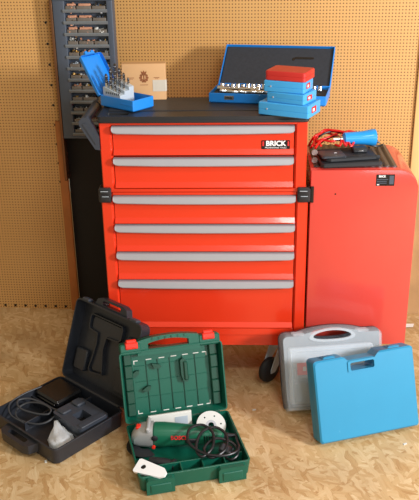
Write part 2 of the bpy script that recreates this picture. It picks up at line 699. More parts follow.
for nm_z in ((.778, .998), (.241, .754)):
    bm = new()
    bb(bm, -.311 if nm_z[0] < .5 else -.302, .311 if nm_z[0] < .5 else .302, .0165, .0205, nm_z[0], nm_z[1], r=.001, b=.0005)
    obj('gap_shade_plate', bm, 'blackgloss', cab)  # added black plate, paints the shade in the gaps around the drawers
drawers = [(.8935, .9965), (.7785, .8875), (.6490, .7530), (.5445, .6470), (.4360, .5425), (.2415, .4340)]
first = None
for i, (za, zb) in enumerate(drawers):
    DWX = .3000 if i < 2 else .3095
    bm = new()
    prof = [(.0164, zb), (.007, zb - .001), (.007, za + .021), (-.004, za + .0055), (-.004, za + .003), (.0164, za + .003)]
    loft(bm, [[(x, y, z) for y, z in prof] for x in (-DWX, DWX)])
    dr = obj('drawer', bm, 'red', cab)
    bm = new()
    hz, hh = zb - .0005, .0255
    rings = []
    for x, k in ((-.3005, .55), (-.2985, .70), (-.294, .82), (-.284, .90), (-.15, 1.0), (0, 1.03), (.15, 1.0), (.284, .90), (.294, .82), (.2985, .70), (.3005, .55)):
        x *= DWX / .300
        h = hh * k
        rings.append([(x, .006, hz), (x, -.012, hz), (x, -.0165, hz - .003), (x, -.019, hz - h + .003), (x, -.017, hz - h), (x, .006, hz - h + .006)])
    loft(bm, rings)
    obj('drawer_handle', bm, 'alu', dr)
    if i == 0:
        bm = new()
        X = T(.2405, .0068, .9285) @ STAND
        rbox(bm, .094, .0300, .0022, X, r=.002, b=.0006, mi=0)
        Xt = T(.2405, .0042, .9325) @ STAND
        text(bm, 'BRICK', .0235, Xt, mi=1, bold=True, sx=1.0)
        for s in (-1, 1):
            rbox(bm, .0055, .0165, .0008, Xt @ T(s * .0415, 0, 0), r=.0012, b=.0003, mi=2)
        text(bm, 'PROFESSIONAL TOOLS', .0066, T(.2405, .0042, .9185) @ STAND, mi=1, sx=1.05)
        obj('badge', bm, ['blackgloss', 'white', 'redtext'], dr, 'black badge with white lettering')

for s in (-1, 1):
    bm = new()
    X = T(s * (HW - .016), 0, .757)
    bb(bm, -.021, .021, -.014, .004, -.026, .026, X, r=.004, b=.004)
    bb(bm, -.021 if s < 0 else .015, -.015 if s < 0 else .021, -.010, .05, -.022, .022, T(s * (HW - .014), 0, .757), r=.002, b=.002)
    bb(bm, -.016, .016, -.0175, -.012, .006, .019, X, r=.002, b=.002)
    bb(bm, -.016, .016, -.0175, -.012, -.018, -.004, X, r=.002, b=.002)
    bb(bm, -.014, .012, -.0182, -.0172, .0155, .0175, X, r=.0005, b=.0003, mi=1)
    bb(bm, -.010, .014, -.0182, -.0172, -.003, -.001, X, r=.0005, b=.0003, mi=1)
    obj('latch', bm, ['blackpl', 'lightgrey'], cab, 'black plastic latch clip')

bm = new()
outer = [(p[0], p[1]) for p in rr(.690, .276, .012, 0, 0, .126)]
pocket = [(p[0], p[1]) for p in rr(.072, .034, .006, 0, -.282, .028)]
plate(bm, outer, [pocket], 1.018, 1.0295)
rbox(bm, .696, .282, .012, I4, r=.014, b=.003, cx=0, cy=.126, z0=1.0085)
obj('worktop_tray', bm, 'blackpl', cab)
bm = new()
rbox(bm, .64, .19, .0022, I4, r=.006, b=.0006, cx=.0, cy=.160, z0=1.0296)
obj('worktop_mat', bm, 'topmat', cab)

bm = new()
for y in (.010, .240):
    pts = [(-.3445, .915), (-.3445, .960), (-.372, 1.016), (-.382, 1.026), (-.396, 1.026), (-.408, 1.014), (-.408, 1.000), (-.360, .918)]
    plate(bm, pts, [], -.015, .015, T(0, y, 0) @ STAND)
    plate(bm, [(-.356, .935), (-.356, .955), (-.385, 1.008), (-.396, 1.004)], [], .015, .018, T(0, y, 0) @ STAND)
tube(bm, [(-.391, -.003, 1.009), (-.391, .255, 1.009)], .0165, n=16, sub=1)
obj('push_handle', bm, 'casebl2', cab)

CAST = [(.262, .060, -2.35), (-.295, .055, .5), (.295, .25, .6), (-.295, .25, .8)]
for x, y, a in CAST:
    X = T(x, y, 0) @ RZ(a)
    bm = new()
    rbox(bm, .07, .07, .006, T(x, y, .1615), r=.006, b=.001)
    lathe(bm, [(.018, .135), (.022, .14), (.022, .162)], T(x, y, 0), n=16)
    for s in (-1, 1):
        plate(bm, [(-.018, .14), (.020, .14), (.058, .06), (.058, .045), (.036, .045), (-.018, .11)], [], s * .0215 - .0015, s * .0215 + .0015, X @ STAND)
    rbox(bm, .04, .044, .005, X, r=.004, b=.001, z0=.136)
    c = obj('caster', bm, 'lightgrey', cab)
    bm = new()
    lathe(bm, [(.012, -.0175), (.036, -.0165), (.047, -.010), (.050, 0), (.047, .010), (.036, .0165), (.012, .0175)], X @ T(.045, 0, .0505) @ RX(PI / 2), n=28)
    obj('caster_wheel', bm, 'rubber', c)

# ================================================================== SIDE CABINET
SX0, SX1, SZ0, SZ1, SR = .359, .722, .175, .842, .072
sc = thing('side_cabinet', 'glossy red side cabinet with a rounded top corner hung on the right of the drawers', 'cabinet')


def side_prof(ins=0, r=SR):
    pts = [(SX0 + ins, SZ0 + ins), (SX1 - ins, SZ0 + ins)]
    for k in range(9):
        a = math.radians(90 * k / 8)
        pts.append((SX1 - r + (r - ins) * math.cos(a), SZ1 - r + (r - ins) * math.sin(a)))
    pts.append((SX0 + ins, SZ1 - ins))
    return pts


bm = new()
loft(bm, [[(x, .30, z) for x, z in side_prof(.002)], [(x, .298, z) for x, z in side_prof()], [(x, .016, z) for x, z in side_prof()], [(x, .014, z) for x, z in side_prof(.002)]])
obj('cabinet_body', bm, 'red2', sc)
bm = new()
loft(bm, [[(x, .0138, z) for x, z in side_prof(.001)], [(x, .006, z) for x, z in side_prof(.001)], [(x, .002, z) for x, z in side_prof(.0022)], [(x, .0005, z) for x, z in side_prof(.006)]])
dr = obj('door', bm, 'red2', sc)
bm = new()
X = T(.608, .0004, .806) @ STAND @ Matrix.Diagonal((1.1, 1.3, 1, 1))
rbox(bm, .056, .031, .0009, X, r=.001, b=.0003)
text(bm, 'BRICK', .0075, X @ T(-.010, .010, .001), .0003, mi=1, bold=True)
for k, (w, yy) in enumerate(((.034, .002), (.030, -.003), (.030, -.008))):
    bb(bm, -.028, -.028 + w, yy - .001, yy + .001, .0009, .0012, X @ T(.002, 0, 0), r=.0003, b=.0001, mi=2)
bb(bm, .012, .025, -.011, .012, .0009, .0012, X, r=.0005, b=.0001, mi=2)
bb(bm, -.025, -.018, -.0135, -.011, .0009, .0012, X, r=.0003, b=.0001, mi=1)
obj('info_label', bm, ['blackgloss', 'white', 'rackgrey'], dr, 'black sticker with small white print')
bm = new()
lathe(bm, [(0, 0), (.003, 0), (.003, .0006), (0, .0006)], T(.444, .0006, .757) @ RX(PI / 2), n=10)
obj('keyhole', bm, 'blackgloss', dr)
bm = new()
n = 24
rings = []
xs = [SX0 + .012 + i * (SX1 - SR - SX0 - .012) / n for i in range(n + 1)]
top = []
for i, x in enumerate(xs):
    top.append((x, SZ1 + (.006 if i % 2 else .002)))
loft(bm, [[(xs[0], y, SZ1 + .0002)] + [(x, y, z) for x, z in top] + [(xs[-1], y, SZ1 + .0002)] for y in (.030, .292)])
obj('ribbed_top_mat', bm, 'sidemat', sc, 'black ribbed rubber mat', ang=20)
bm = new()
bb(bm, SX0 + .0005, SX0 + .012, -.006, .0008, .728, .785, r=.002, b=.001)
obj('hook_plate', bm, 'blackgloss', sc)
SIDEZ = SZ1 + .0062

# ================================================================== TOP OF CABINET
TZ = 1.0320


def boxtop_case(bm_out, w, d, h, X, r=.004, mi=0, split=.45):
    """closed box with a lid seam, front at -y"""
    k = h * split
    loft(bm_out, [rr(w - .004, d - .004, r, 0), rr(w, d, r, .002), rr(w, d, r, k - .001), rr(w - .002, d - .002, r, k), rr(w, d, r, k + .001),
                  rr(w, d, r, h - .003), rr(w - .005, d - .005, max(r - .002, .001), h)], X, mi=mi)


# ---- drill bit case (open, blue)
ddl = .098
dc = thing('drill_bit_case', 'open blue drill bit case with raised lid on the left end of the cabinet top', 'case', (-.263, .124, TZ), -.66)
DW, DD, DH = .158, .100, .038
bm = new()
tray(bm, DW, DD, DH, .002, r=.004)
bb(bm, .02, DW / 2 - .003, -DD / 2 - .0012, -DD / 2 + .001, .02, .0225, r=.0005, b=.0003)
obj('case_base', bm, 'blue', dc)
# lid: hinged on the left end, leaning outwards and back
LIDX = T(-DW / 2 - .001, 0, DH - .002) @ RY(math.radians(-34)) @ Matrix(((0, 0, 1, 0), (1, 0, 0, 0), (0, 1, 0, 0), (0, 0, 0, 1)))
bm = new()
tray(bm, DD, .152, .016, .002, LIDX @ T(0, .076, -.016), r=.010)
for k in range(4):
    bb(bm, -.034 + k * .02, -.026 + k * .02, .02, .07, -.014, -.0115, LIDX, r=.001, b=.0008)
obj('case_lid', bm, 'blue', dc)
bm = new()
plate(bm, [(-.022, .150), (.022, .150), (.020, .164), (.010, .166), (.008, .160), (-.008, .160), (-.010, .166), (-.020, .164)], [], -.013, -.004, LIDX)
obj('lid_clasp', bm, 'blue', dc)
bm = new()
steps = [(.018, .086), (-.004, .075), (-.026, .064)]
for y, h in steps:
    pr = [(-.0755, .004), (.006, .004), (.006, h - .020), (-.066, h), (-.0755, h)]
    plate(bm, pr, [], -.011, .011, T(0, y, 0) @ STAND)
obj('bit_holder', bm, 'lightgrey', dc)
bm = new()
for k in range(7):
    bb(bm, -.062 + k * .010, -.057 + k * .010, -.0382, -.0372, .043, .050, r=.0006, b=.0003)
obj('size_marks', bm, 'rackgrey', dc)
DX = T(-.263, .124, TZ) @ RZ(-.66)
for ri, (y, h) in enumerate(steps):
    for k in range(4):
        L = .054 - k * .008 - ri * .003
        r = .0064 - k * .0007
        x = -.066 + k * .0200
        hz = h - max(0, (x + .066)) / .072 * .020 - .004
        bm = new()
        prof = [(r, 0), (r, L * .45)]
        m_ = 8
        lathe(bm, [(r * .95, 0), (r * .95, L * .35)], n=10, mi=0)
        # twisted flute
        rings = []
        for q in range(m_ + 1):
            a = q * .8
            z = L * .35 + L * .65 * q / m_
            rr_ = r * (1.05 if q < m_ - 1 else (.9 if q < m_ else .25))
            rings.append([(rr_ * (1 if s % 2 == 0 else .82) * math.cos(a + s * PI / 2), rr_ * (1 if s % 2 == 0 else .82) * math.sin(a + s * PI / 2), z) for s in range(4)])
        loft(bm, rings, mi=1)
        o = obj('drill_bit', bm, ['chrome', 'darksteel'])
        o.matrix_world = DX @ T(x, y, hz) @ RY(math.radians(-3))
        tag(o, 'steel twist drill bit standing in the grey holder of the open blue case', 'drill bit', 'drill bits in the blue case')

# ---- wooden carton behind it
ct = thing('wooden_box', 'flat tan wooden box with a brown crest print standing behind the blue drill bit case', 'box', (-.214, .238, TZ), math.radians(3))
bm = new()
rbox(bm, .152, .040, .126, r=.002, b=.001)
obj('box_body', bm, 'carton', ct)
bm = new()
CX = T(0, -.0202, .078) @ STAND
for a in range(10):
    t = a / 10 * 2 * PI
    lathe(bm, [(0, 0), (.0042, 0), (.0042, .0004), (0, .0004)], CX @ T(.0125 * math.cos(t), .0135 * math.sin(t), 0), n=8)
plate(bm, [(-.009, .011), (.009, .011), (.009, -.004), (0, -.014), (-.009, -.004)], [[(-.006, .008), (.006, .008), (.006, -.003), (0, -.010), (-.006, -.003)]], 0, .0004, CX)
plate(bm, [(-.0022, .009), (.0022, .009), (.0022, -.010), (-.0022, -.010)], [], 0, .0005, CX)
plate(bm, [(-.009, .015), (-.010, .024), (-.004, .019), (0, .026), (.004, .019), (.010, .024), (.009, .015)], [], 0, .0004, CX)
for s in (-1, 1):
    bb(bm, s * .044 - .010, s * .044 + .010, -.001, .001, 0, .0004, CX, r=.0004, b=.0001)
    bb(bm, s * .044 - .006, s * .044 + .006, -.005, -.0035, 0, .0004, CX, r=.0004, b=.0001)
bb(bm, -.014, .014, -.026, -.024, 0, .0004, CX, r=.0004, b=.0001)
obj('crest_print', bm, 'crest', ct, 'brown printed crest')
bm = new()
loft(bm, [[(x, y, z) for x, y in ((.030, -.0215), (.074, -.0220), (.0785, -.017), (.0785, .012))] for z in (.030, .036, .050, .063, .070)], cap0=False, cap1=False, closed=False)
bmesh.ops.solidify(bm, geom=bm.faces[:], thickness=.0008)
obj('plastic_sleeve', bm, 'sleeve', ct, 'clear plastic film wrapped round the right corner')

# ---- socket set (open)
KW, KD, KH = .402, .156, .034
kx = T(.223, .224, TZ)
SKR = -.18
ss = thing('socket_set_case', 'open blue socket set case with black foam lid leaning back towards the pegboard', 'case', (.226, .212, TZ), SKR)
bm = new()
tray(bm, KW, KD, KH, .003, r=.003)
obj('case_base', bm, 'blue', ss)
bm = new()
rbox(bm, KW - .008, KD - .008, .021, r=.002, b=.002, z0=.0035)
for k in range(10):
    bb(bm, -.18 + k * .036, -.15 + k * .036, -.02, .0, .024, .0265, r=.003, b=.001)
obj('foam_insert', bm, 'foam', ss)
bm = new()
X = T(-.13, -KD / 2 - .0002, .019) @ STAND
rbox(bm, .034, .014, .0012, X, r=.002, b=.0004)
bb(bm, -.012, .012, -.003, .003, .0012, .0016, X, r=.001, b=.0003, mi=1)
obj('catch_plate', bm, ['chrome', 'darksteel'], ss, 'chrome catch plate')
LX = T(0, KD / 2, KH) @ RX(math.radians(-54)) @ T(0, .024, 0) @ STAND
bm = new()
tray(bm, KW, .194, .024, .003, LX @ T(0, .097, 0), r=.003)
lid = obj('case_lid', bm, 'blue', ss)
bm = new()
rbox(bm, KW - .007, .187, .015, LX @ T(0, .097, .003), r=.002, b=.004)
obj('foam_liner', bm, 'foam', lid)
bm = new()
bb(bm, .06, .13, .132, .142, .0182, .0190, LX, r=.004, b=.0003)
bb(bm, .052, .062, .124, .138, .0182, .0191, LX, r=.003, b=.0003)
obj('foam_recess', bm, 'blackgloss', lid)
KX = T(.226, .212, TZ) @ RZ(SKR)
SOCK = []
for k in range(11):
    SOCK.append((-.176 + k * .0185, .034 + random.random() * .004, .0068 + random.random() * .0022, .017 + random.random() * .005, 0))
for k in range(8):
    SOCK.append((-.158 + k * .0215, -.042 + random.random() * .006, .0066 + random.random() * .002, .024, 1))
for k in range(4):
    SOCK.append((.112 + k * .019, .034, .0075, .020, 0))
for x, y, r, h, lying in SOCK:
    bm = new()
    lathe(bm, [(r * .8, 0), (r, .002), (r, h * .45), (r * .93, h * .5), (r * .93, h - .001), (r * .86, h), (r * .6, h), (r * .58, h * .6), (0, h * .6)], n=14)
    o = obj('socket', bm, 'chrome')
    o.matrix_world = KX @ (T(x - h / 2, y, .0247 + r) @ RZ(random.uniform(-.3, .3)) @ RY(PI / 2) if lying else T(x, y, .0247))
    tag(o, 'small chrome socket set in the black foam of the open blue socket set case', 'socket', 'sockets in the open case')
for (xa, ya, L, nm, lb) in ((-.185, -.005, .15, 'extension_bar', 'chrome extension bar lying between the two rows of sockets'),):
    bm = new()
    lathe(bm, [(.0085, 0), (.0085, .02), (.005, .024), (.005, L - .016), (.0075, L - .014), (.0075, L - .002), (.006, L)], n=12)
    o = obj(nm, bm, 'chrome')
    o.matrix_world = KX @ T(xa, ya, .0355) @ RY(PI / 2)
    tag(o, lb, 'socket tool')

# ---- stack of boxes
sk = -.44
e_ = Vector((math.cos(sk), math.sin(sk), 0))
n_ = Vector((math.sin(sk), -math.cos(sk), 0))


def stack_box(name, flx, fly, z, w, d, h, m, label, cat, rot=sk, tab=True, grp=None):
    e = Vector((math.cos(rot), math.sin(rot), 0))
    n = Vector((math.sin(rot), -math.cos(rot), 0))
    c = Vector((flx, fly, z)) + e * w / 2 - n * d / 2
    t = thing(name, label, cat, c, rot, grp)
    bm = new()
    boxtop_case(bm, w, d, h, I4, r=.005)
    obj('box_body', bm, m, t)
    if tab:
        bm = new()
        X = T(w / 2, -d * .08, h * .55) @ RZ(PI / 2) @ STAND
        rbox(bm, d * .34, h * .46, .0022, X, r=.002, b=.0006, mi=0)
        bb(bm, -d * .12, d * .02, -h * .12, h * .12, .0022, .0027, X, r=.001, b=.0002, mi=1)
        obj('clasp_tab', bm, ['redtext', 'white'], t, 'red and white clasp tab')
        bm = new()
        lathe(bm, [(0, 0), (.003, 0), (.0025, .0015), (0, .002)], T(-w * .32, -d / 2, h * .5) @ RX(PI / 2), n=10)
        obj('rivet', bm, 'alu', t)
    return t


stack_box('small_case', .181, .004, TZ + .0003, .174, .112, .041, 'bluebox', 'widest light blue metal case at the bottom of the stack on the cabinet top', 'case', grp=None)
stack_box('small_case', .208, .004, TZ + .0416, .132, .100, .033, 'bluebox', 'light blue case second from the bottom of the stack', 'case', rot=-.50)
stack_box('small_case', .198, .004, TZ + .0749, .136, .098, .036, 'bluebox', 'light blue case directly under the red one in the stack', 'case', rot=-.38)
rbx = thing('small_case', 'dull red plastic case on top of the stack of light blue cases', 'case',
            Vector((.202, .006, TZ + .1112)) + Vector((math.cos(-.40), math.sin(-.40), 0)) * .068 + Vector((-math.sin(-.40), math.cos(-.40), 0)) * .050, -.40)
bm = new()
boxtop_case(bm, .136, .100, .030, I4, r=.010, split=.5)
obj('box_body', bm, 'redbox', rbx)

# ================================================================== TOP OF SIDE CABINET
pc = thing('tool_pouch', 'folded black leatherette pouch lying on the front of the ribbed side cabinet top', 'pouch', (.487, .083, SIDEZ + .0003), math.radians(7))


def soft_slab(bm, w, d, h, X, amp=.002, r=.012, seed=1, n=5):
    rings = []
    for z, k in ((0, -.003), (h * .25, 0), (h * .75, 0), (h, -.004)):
        pts = []
        for i, p in enumerate(rr(w + 2 * k, d + 2 * k, r, z, n=n)):
            a = math.sin(i * 1.7 + seed) * amp
            pts.append((p[0] + a, p[1] - a, p[2] + (a * .4 if z > h * .5 else 0)))
        rings.append(pts)
    loft(bm, rings, X)


bm = new()
soft_slab(bm, .204, .154, .015, T(0, 0, 0), seed=2)
obj('pouch_back', bm, 'pouch', pc)
bm = new()
soft_slab(bm, .186, .118, .013, T(.004, .004, .0152) @ RZ(.06), seed=4, amp=.004)
pb = obj('pouch_fold', bm, 'pouch', pc)
bm = new()
soft_slab(bm, .082, .076, .008, T(-.060, -.022, .0275) @ RZ(.05), seed=6, r=.006)
fl_ = obj('pouch_flap', bm, 'casebl2', pc, 'charcoal flap with a small white mark')
bm = new()
X = T(-.046, -.020, .0357)
bb(bm, -.006, .006, -.001, .001, 0, .0008, X @ RZ(.8), r=.0005, b=.0002)
bb(bm, -.004, .004, -.001, .001, 0, .0008, X @ RZ(-.4), r=.0005, b=.0002)
obj('flap_mark', bm, 'white', fl_)

PZ = SIDEZ + .034
tb = thing('blue_flared_tube', 'bright blue flared plastic tube lying among the red test leads', 'tube', (.548, .142, SIDEZ + .0640), math.radians(9))
bm = new()
lathe(bm, [(0, -.075), (.014, -.074), (.0215, -.068), (.0225, -.02), (.0240, .0), (.0275, .022), (.029, .030), (.029, .040), (.024, .042), (.022, .032), (.012, .0), (0, -.002)],
      RY(PI / 2), n=22)
obj('tube_body', bm, 'bluetube', tb)
bm = new()
lathe(bm, [(0, -.108), (.006, -.107), (.0075, -.1), (.0075, -.085), (.010, -.082), (.010, -.0745), (0, -.0745)], RY(PI / 2), n=16)
obj('metal_tip', bm, 'chrome', tb, 'silver metal tip')

RED_LEADS = [
    [(.372, .20, .012), (.392, .15, .050), (.430, .16, .062), (.480, .21, .066), (.520, .24, .05), (.575, .26, .02)],
    [(.378, .13, .040), (.386, .19, .055), (.420, .23, .062), (.470, .22, .068), (.505, .20, .060), (.56, .23, .036)],
    [(.400, .11, .046), (.388, .22, .050), (.440, .25, .058), (.500, .26, .046), (.55, .275, .018)],
    [(.372, .16, .028), (.41, .20, .072), (.45, .19, .078), (.49, .17, .075), (.505, .15, .068)],
    [(.368, .24, .008), (.38, .17, .060), (.415, .20, .066), (.455, .23, .052), (.49, .26, .03)],
    [(.380, .10, .040), (.405, .14, .056), (.44, .12, .058), (.47, .15, .066), (.50, .20, .072), (.53, .22, .062)],
    [(.45, .12, .046), (.462, .095, .050), (.472, .122, .062), (.482, .092, .050), (.49, .125, .060), (.500, .095, .048), (.512, .118, .055)],
]
RL = ['red test lead looping low along the back edge of the side cabinet top', 'red test lead looping over the left end of the black pouch', 'red test lead sagging behind the blue flared tube',
      'red test lead arching highest above the tangle', 'red test lead bending up at the far back left of the side cabinet top', 'red test lead running just behind the pouch flap towards the tube',
      'short zigzag red lead crossing the front of the tangle on the pouch']
for p, l in zip(RED_LEADS, RL):
    bm = new()
    tube(bm, [(x, y, SIDEZ + z) for x, y, z in p], .0042, n=8)
    o = obj('test_lead', bm, 'redcable')
    tag(o, l, 'cable')
BL_LEADS = [
    [(.374, .22, .008), (.40, .185, .058), (.45, .20, .072), (.51, .185, .064), (.585, .27, .030), (.628, .282, .006)],
    [(.400, .25, .008), (.44, .18, .056), (.475, .15, .066), (.50, .21, .070), (.54, .25, .03), (.60, .24, .006), (.635, .26, .005)],
]
BLb = ['black test lead running from the tangle to the back right corner of the side cabinet', 'black test lead curling behind the blue flared tube']
for p, l in zip(BL_LEADS, BLb):
    bm = new()
    tube(bm, [(x, y, SIDEZ + z) for x, y, z in p], .0034, n=8)
    o = obj('test_lead', bm, 'blackcable')
    tag(o, l, 'cable')
cl = thing('clamp_block', 'small black clamp block lying on the pouch under the blue flared tube', 'clamp', (.528, .092, SIDEZ + .0285), math.radians(10))
bm = new()
rbox(bm, .052, .030, .019, r=.005, b=.004)
bb(bm, -.024, -.006, -.018, .0, .004, .012, r=.003, b=.002)
obj('clamp_body', bm, 'blackpl', cl)
bm = new()
bb(bm, -.010, .010, -.0155, -.0145, .006, .010, r=.001, b=.0004)
obj('clamp_screw', bm, 'chrome', cl)
cg = thing('clear_clip', 'two small clear plastic rings at the left corner of the side cabinet top', 'clip', (.3745, .052, SIDEZ - .004), 0)
for k, (z, y) in enumerate(((.016, 0), (.040, .01))):
    bm = new()
    ring = [(.009 * math.cos(a * PI / 10), 0, .009 * math.sin(a * PI / 10) + z) for a in range(21)]
    tube(bm, [(x, y - .0, zz) for x, _, zz in ring], .0018, n=7, sub=1)
    lathe(bm, [(0, 0), (.0085, 0), (.0085, .001), (0, .001)], T(0, y, z) @ RX(PI / 2), n=18)
    obj('ring', bm, 'ringfilm', cg)


# ================================================================== CASES ON THE FLOOR
def hinge_lid(h, lean, t, yoff=0.0):
    """frame of an opened lid: x along hinge, y up from the hinge, z towards the viewer (open side)"""
    return T(0, yoff, h) @ RX(-lean) @ T(0, t, 0) @ STAND


# ---------------- black drill case
BW, BD, BH = .350, .305, .062
bc_loc, bc_rot = (-.4103, -.151, 0), -.695
bc = thing('power_tool_case', 'open black plastic drill case on the floor left of the green case', 'case', bc_loc, bc_rot)
bm = new()
tray(bm, BW, BD, BH, .006, T(0, -BD / 2, 0), r=.022, draft=.004)
# inner moulded walls
bb(bm, -BW / 2 + .006, BW / 2 - .006, -.142, -.136, .004, .044, r=.001, b=.001)
bb(bm, .0, .006, -.142, -.004, .004, .046, r=.001, b=.001)
bb(bm, -.060, -.054, -BD + .05, -.142, .004, .038, r=.001, b=.001)
# handle
hb = [(-.085, .002), (-.075, -.030), (-.055, -.040), (.055, -.040), (.075, -.030), (.085, .002)]
hh_ = [(p[0], p[1]) for p in rr(.095, .018, .008, 0, 0, -.016)]
plate(bm, hb, [hh_], .018, .050, T(0, -BD, 0))
obj('case_base', bm, 'casebl', bc)
BLX = hinge_lid(BH, math.radians(20.5), .050)
bm = new()
tray(bm, BW, BD, .050, .006, BLX @ T(0, BD / 2, 0), r=.022, draft=.004)
hb2 = [(-.085, -.002), (-.075, .022), (-.055, .030), (.055, .030), (.075, .022), (.085, -.002)]
obj('case_lid', bm, 'casebl', bc)
lid_o = bc.children[-1]
# moulded drill-shaped recess rim on the inside of the lid
bm = new()
pist = [(-.105, .262), (.055, .262), (.062, .250), (.062, .212), (.050, .200), (-.010, .196), (-.016, .150), (-.004, .100), (.004, .060), (-.060, .050), (-.072, .062), (-.064, .110), (-.058, .160), (-.062, .198), (-.105, .202), (-.112, .215), (-.112, .252)]
pin = []
cxp = sum(p[0] for p in pist) / len(pist)
cyp = sum(p[1] for p in pist) / len(pist)
pc_ = Vector((cxp, cyp))
n = len(pist)
sgn = 1
for i in range(n):
    a, b, c = Vector(pist[i - 1]), Vector(pist[i]), Vector(pist[(i + 1) % n])
    d1, d2 = (b - a).normalized(), (c - b).normalized()
    nn = Vector((d1.y, -d1.x)) + Vector((d2.y, -d2.x))
    nn.normalize()
    pin.append(tuple(b + nn * .005))
plate(bm, pist, [pin], .005, .022, BLX)
plate(bm, [(p[0] * .9, .16 + (p[1] - .16) * .9) for p in pist], [], .005, .014, BLX)
bb(bm, .075, .155, .030, .120, .005, .026, BLX, r=.008, b=.004)
bb(bm, .085, .145, .160, .235, .005, .020, BLX, r=.008, b=.004)
bb(bm, -.150, -.090, .040, .120, .005, .024, BLX, r=.008, b=.004)
obj('moulded_recess', bm, 'casebl', lid_o)
bm = new()
hole2 = [(p[0], p[1]) for p in rr(.095, .016, .007, 0, 0, .0135)]
plate(bm, hb2, [hole2], .012, .040, BLX @ T(0, BD, 0))
obj('lid_handle', bm, 'casebl', lid_o)
for s in (-1, 1):
    bm = new()
    bb(bm, s * .125 - .018, s * .125 + .018, BD - .002, BD + .008, .030, .052, BLX, r=.003, b=.002)
    obj('latch', bm, 'casebl2', lid_o)
bm = new()
tube(bm, [(-BW / 2 + .03, .001, BH - .002), (BW / 2 - .03, .001, BH - .002)], .006, n=10, sub=1)
obj('hinge', bm, 'casebl', bc)
# raised moulded cover in the left rear of the base
bm = new()
bb(bm, -.164, -.035, -.128, -.012, .006, .064, r=.010, b=.006)
bb(bm, -.150, -.050, -.131, -.124, .020, .050, r=.004, b=.003)
obj('compartment_cover', bm, 'blackgloss', bc)

BCX = T(*bc_loc) @ RZ(bc_rot)
ch = thing('battery_charger', 'charcoal battery charger block with a square socket lying in the open black case', 'charger')
CHM = BCX @ T(.074, -.112, .0066) @ RZ(math.radians(-2)) @ Matrix.Diagonal((1.12, 1.16, 1.12, 1))
ch.matrix_world = CHM
bm = new()
plate(bm, [(p[0], p[1]) for p in rr(.142, .108, .012, 0)], [[(p[0], p[1]) for p in rr(.048, .040, .004, 0, .012, -.004)]], .020, .050)
rbox(bm, .150, .116, .022, r=.014, b=.004)
bb(bm, -.066, -.030, .012, .044, .048, .058, r=.006, b=.003)
bb(bm, -.066, -.030, -.042, -.008, .048, .056, r=.006, b=.003)
bb(bm, .045, .068, -.046, .046, .048, .053, r=.004, b=.002)
obj('charger_body', bm, 'casebl2', ch)
bm = new()
rbox(bm, .046, .038, .004, T(.012, -.004, .0215), r=.003, b=.001)
for k in range(3):
    bb(bm, .000 + k * .010, .004 + k * .010, -.014, .006, .0254, .034, r=.001, b=.001)
obj('charging_socket', bm, 'blackgloss', ch)
CI = CHM.inverted() @ BCX
bm = new()
pts = [(.02, -.13, .060), (-.02, -.150, .056), (-.08, -.150, .052), (-.135, -.170, .060), (-.155, -.205, .062), (-.12, -.225, .056), (-.06, -.205, .050), (-.02, -.180, .052), (-.03, -.160, .058), (-.08, -.162, .060), (-.130, -.185, .052), (-.140, -.225, .040), (-.10, -.250, .034), (-.03, -.232, .034), (.0, -.20, .04), (.0, -.155, .05)]
tube(bm, pts, .0034, CI, n=8)
cc = obj('charger_cord', bm, 'greycable', ch, 'coiled grey black cord')
bm = new()
tube(bm, [(-.16, -.10, .066), (-.172, -.17, .064), (-.165, -.235, .058), (-.12, -.262, .045), (-.06, -.255, .038)], .003, CI, n=8)
obj('cord_end', bm, 'greycable', cc)
bm = new()
lathe(bm, [(0, 0), (.006, .001), (.007, .016), (.004, .024), (0, .024)], CI @ T(.012, -.140, .0605) @ RY(PI / 2), n=10)
obj('cord_plug', bm, 'alu', cc, 'grey metal plug end')

# clear bag with white packet
bg_ = thing('plastic_bag', 'crumpled clear plastic bag lying at the front corner of the open black case', 'bag')
bg_.matrix_world = BCX @ T(.104, -.226, .0075) @ RZ(math.radians(-30))
bm = new()
rings = []
prof_b = ((-.092, .006, .003), (-.080, .009, .010), (-.066, .014, .016), (-.050, .022, .022), (-.030, .034, .030), (-.008, .040, .037), (.014, .041, .040), (.032, .036, .038), (.046, .026, .030), (.055, .014, .016), (.058, .003, .003))
for i, (x, w, h) in enumerate(prof_b):
    ring = []
    for k in range(24):
        a = 2 * PI * k / 24
        j = 1 + .09 * math.sin(k * 1.9 + i * 1.3) + .05 * math.sin(k * 3.7 + i * 2.1)
        zz = .001 + h * (.5 + .5 * math.sin(a)) * (j if math.sin(a) > 0 else 1)
        zz += max(0, (-x - .022)) * .5
        ring.append((x, w * math.cos(a) * j, zz))
    rings.append(ring)
loft(bm, rings)
obj('bag_film', bm, 'bag', bg_, ang=70)
bm = new()
rbox(bm, .050, .034, .014, T(.015, .002, .006) @ RZ(.4), r=.006, b=.004)
lathe(bm, [(0, 0), (.007, 0), (.007, .012), (0, .013)], T(-.020, -.008, .006), n=12)
obj('bag_contents', bm, 'white', bg_, 'white packet inside the bag')

ck = thing('chuck_key', 'small grey metal chuck key beside the charger in the open black case', 'key')
ck.matrix_world = BCX @ T(.140, -.208, .0245) @ RZ(.5)
bm = new()
lathe(bm, [(0, 0), (.011, 0), (.013, .006), (.013, .018), (.009, .024), (.0055, .028), (.0055, .046), (0, .047)], RY(PI / 2) @ T(0, 0, -.02), n=12)
obj('key_body', bm, 'alu', ck)
bm = new()
tube(bm, [(-.010, -.022, .0), (-.010, .022, .0)], .004, n=8, sub=1)
obj('key_bar', bm, 'alu', ck)

# ---------------- green grinder case
GW, GD, GH = .356, .285, .058
gc_loc, gc_rot = (-.090, -.2965, 0), .275
gc = thing('power_tool_case', 'open dark green plastic grinder case with red latches on the floor in front', 'case', gc_loc, gc_rot)
bm = new()
tray(bm, GW, GD, GH, .006, T(0, -GD / 2, 0), r=.014, draft=.005)
